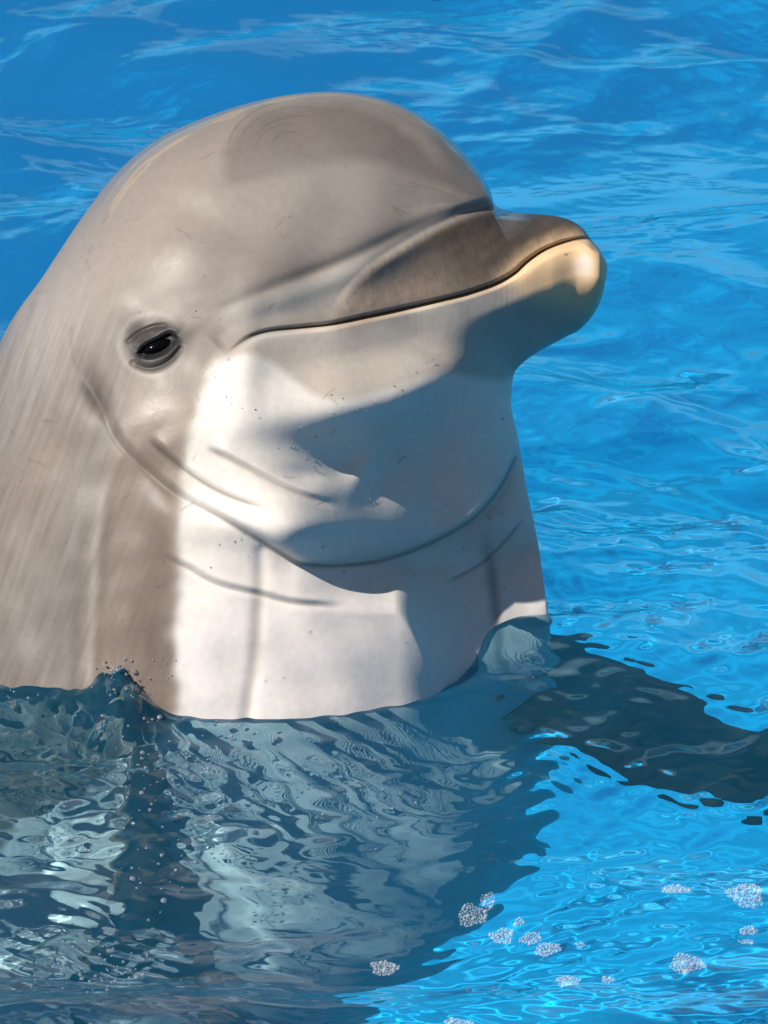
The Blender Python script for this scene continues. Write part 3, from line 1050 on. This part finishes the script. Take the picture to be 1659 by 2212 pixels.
BUB = bubble_mat()
FOAM = [
    (1020, 1928, 58, 30, 'round foam patch on the water below the chest, beside a smaller one'),
    (1055, 1906, 30, 22, 'small foam patch touching the round one below the chest'),
    (1086, 1967, 46, 26, 'foam patch just below the small foam pair under the chest'),
    (1122, 1944, 20, 12, 'tiny foam speck between the patches under the chest'),
    (1148, 1977, 44, 20, 'flat foam patch in the middle of the row under the chest'),
    (1183, 2002, 54, 22, 'long flat foam patch ending the row under the chest'),
    (1253, 2002, 20, 9, 'tiny flat foam fleck beyond the end of the row of patches'),
    (1460, 1897, 60, 18, 'thin stretched foam patch near the large round foam patch'),
    (1613, 1903, 72, 56, 'largest foam patch, thick and round, at the edge of the frame below the dark flipper'),
    (1485, 2046, 68, 34, 'second largest foam patch, oval, alone on bright water near the bottom'),
    (1227, 2079, 46, 26, 'oval foam patch alone on bright water with a dark bubble in its middle'),
    (1314, 2077, 28, 11, 'faint foam fleck between the two lone oval foam patches'),
    (1618, 1974, 34, 16, 'upper of two faint foam flecks under the largest foam patch'),
    (1613, 1997, 30, 10, 'lower of two faint foam flecks under the largest foam patch'),
    (830, 2030, 54, 30, 'foam patch floating over the pale submerged belly'),
    (907, 2206, 52, 20, 'smaller foam patch cut by the bottom edge of the frame'),
    (994, 2202, 64, 34, 'larger foam patch cut by the bottom edge of the frame'),
]
fr_ = np.random.RandomState(31)
for u, v, du, dv, lab in FOAM:
    p0 = on_water(u, v)
    rx, ry = du * 0.5 * K * 1.0, dv * 0.5 * K / 0.45
    n = int(max(10, min(240, du * dv / 12.0)))
    cs, rs_ = [], []
    tries = 0
    while len(cs) < n and tries < n * 30:
        tries += 1
        a, q_ = fr_.uniform(0, 6.283), math.sqrt(fr_.uniform(0, 1))
        edge = 1 + 0.12 * math.sin(3 * a + u) + 0.08 * math.sin(5 * a + v)
        x, y = p0[0] + rx * q_ * edge * math.cos(a), p0[1] + ry * q_ * edge * math.sin(a)
        r_ = math.exp(fr_.normal(math.log(0.0008), 0.5)) * (1.5 if q_ < 0.3 and fr_.rand() < .25 else 1)
        if any((x - c_[0]) ** 2 + (y - c_[1]) ** 2 < (0.92 * (r_ + r2)) ** 2 for c_, r2 in zip(cs, rs_)):
            continue
        cs.append((x, y))
        rs_.append(r_)
    cs = np.array(cs)
    zc = water_z(cs[:, 0], cs[:, 1])
    base = np.array([p0[0], p0[1], float(water_z(p0[0], p0[1]))])
    C3 = np.column_stack([cs, zc]) - base
    o = link('foam_patch', cluster('foam_patch', C3, rs_, BUB), BUB)
    o.location = base
    o['label'] = lab
    o['category'] = 'foam patch'
    o['group'] = 'foam patches floating in front of the dolphin'


def drop_mat():
    m, t, b = mat_new('water_drop')
    b.inputs['Base Color'].default_value = (0.9, 0.95, 1.0, 1)
    b.inputs['Roughness'].default_value = 0.04
    b.inputs['Transmission Weight'].default_value = 0.85
    b.inputs['IOR'].default_value = 1.333
    return m


DROP = drop_mat()
dr = np.random.RandomState(77)
cs, rs_ = [], []
SPOTS = [(1160, 660, 6), (1168, 688, 4), (1150, 702, 4), (930, 795, 14), (865, 880, 26), (745, 882, 30), (800, 965, 24), (795, 1084, 5), (640, 965, 22),
         (1195, 520, 2), (1215, 555, 2), (700, 1000, 40), (900, 900, 30), (480, 850, 40), (560, 1180, 40), (430, 690, 8), (20, 1040, 20), (380, 1440, 30), (300, 1490, 40)]
for u, v, sp_ in SPOTS:
    for _ in range(3 if sp_ < 10 else 9):
        uu, vv = u + dr.normal(0, sp_), v + dr.normal(0, sp_ * .8)
        k = np.argmin((Un - uu) ** 2 + (Vn - vv) ** 2)
        i, j = np.unravel_index(k, Un.shape)
        cs.append(BW[i, j])
        rs_.append(K * dr.uniform(1.0, 2.6))
o = link('water_droplets', cluster('water_droplets', np.array(cs), rs_, DROP, 0.8, True), DROP)
o['kind'] = 'stuff'
o['label'] = 'tiny clear water droplets clinging to the skin of the jaw and throat'
o['category'] = 'droplets'

# splash of beads and bubbles where the flank meets the water
cs, rs_ = [], []
for (u, v, su_, sv_, n) in ((265, 1575, 38, 22, 150), (330, 1570, 40, 18, 60), (150, 1570, 70, 20, 50), (300, 1700, 40, 60, 60), (480, 1650, 90, 40, 40), (800, 1760, 60, 30, 26), (210, 2060, 60, 40, 60), (330, 1850, 60, 60, 40)):
    for _ in range(n):
        p = on_water(u + dr.normal(0, su_), v + dr.normal(0, sv_))
        r_ = K * math.exp(dr.normal(math.log(2.6), .4))
        cs.append((p[0], p[1], float(water_z(p[0], p[1])) + (abs(dr.normal(0, .006)) if n == 150 else 0)))
        rs_.append(r_)
o = link('splash_bubbles', cluster('splash_bubbles', np.array(cs), rs_, DROP, 0.9, True), DROP)
o['kind'] = 'stuff'
o['label'] = 'beads and bubbles of water splashing where the flank meets the pool'
o['category'] = 'splash'
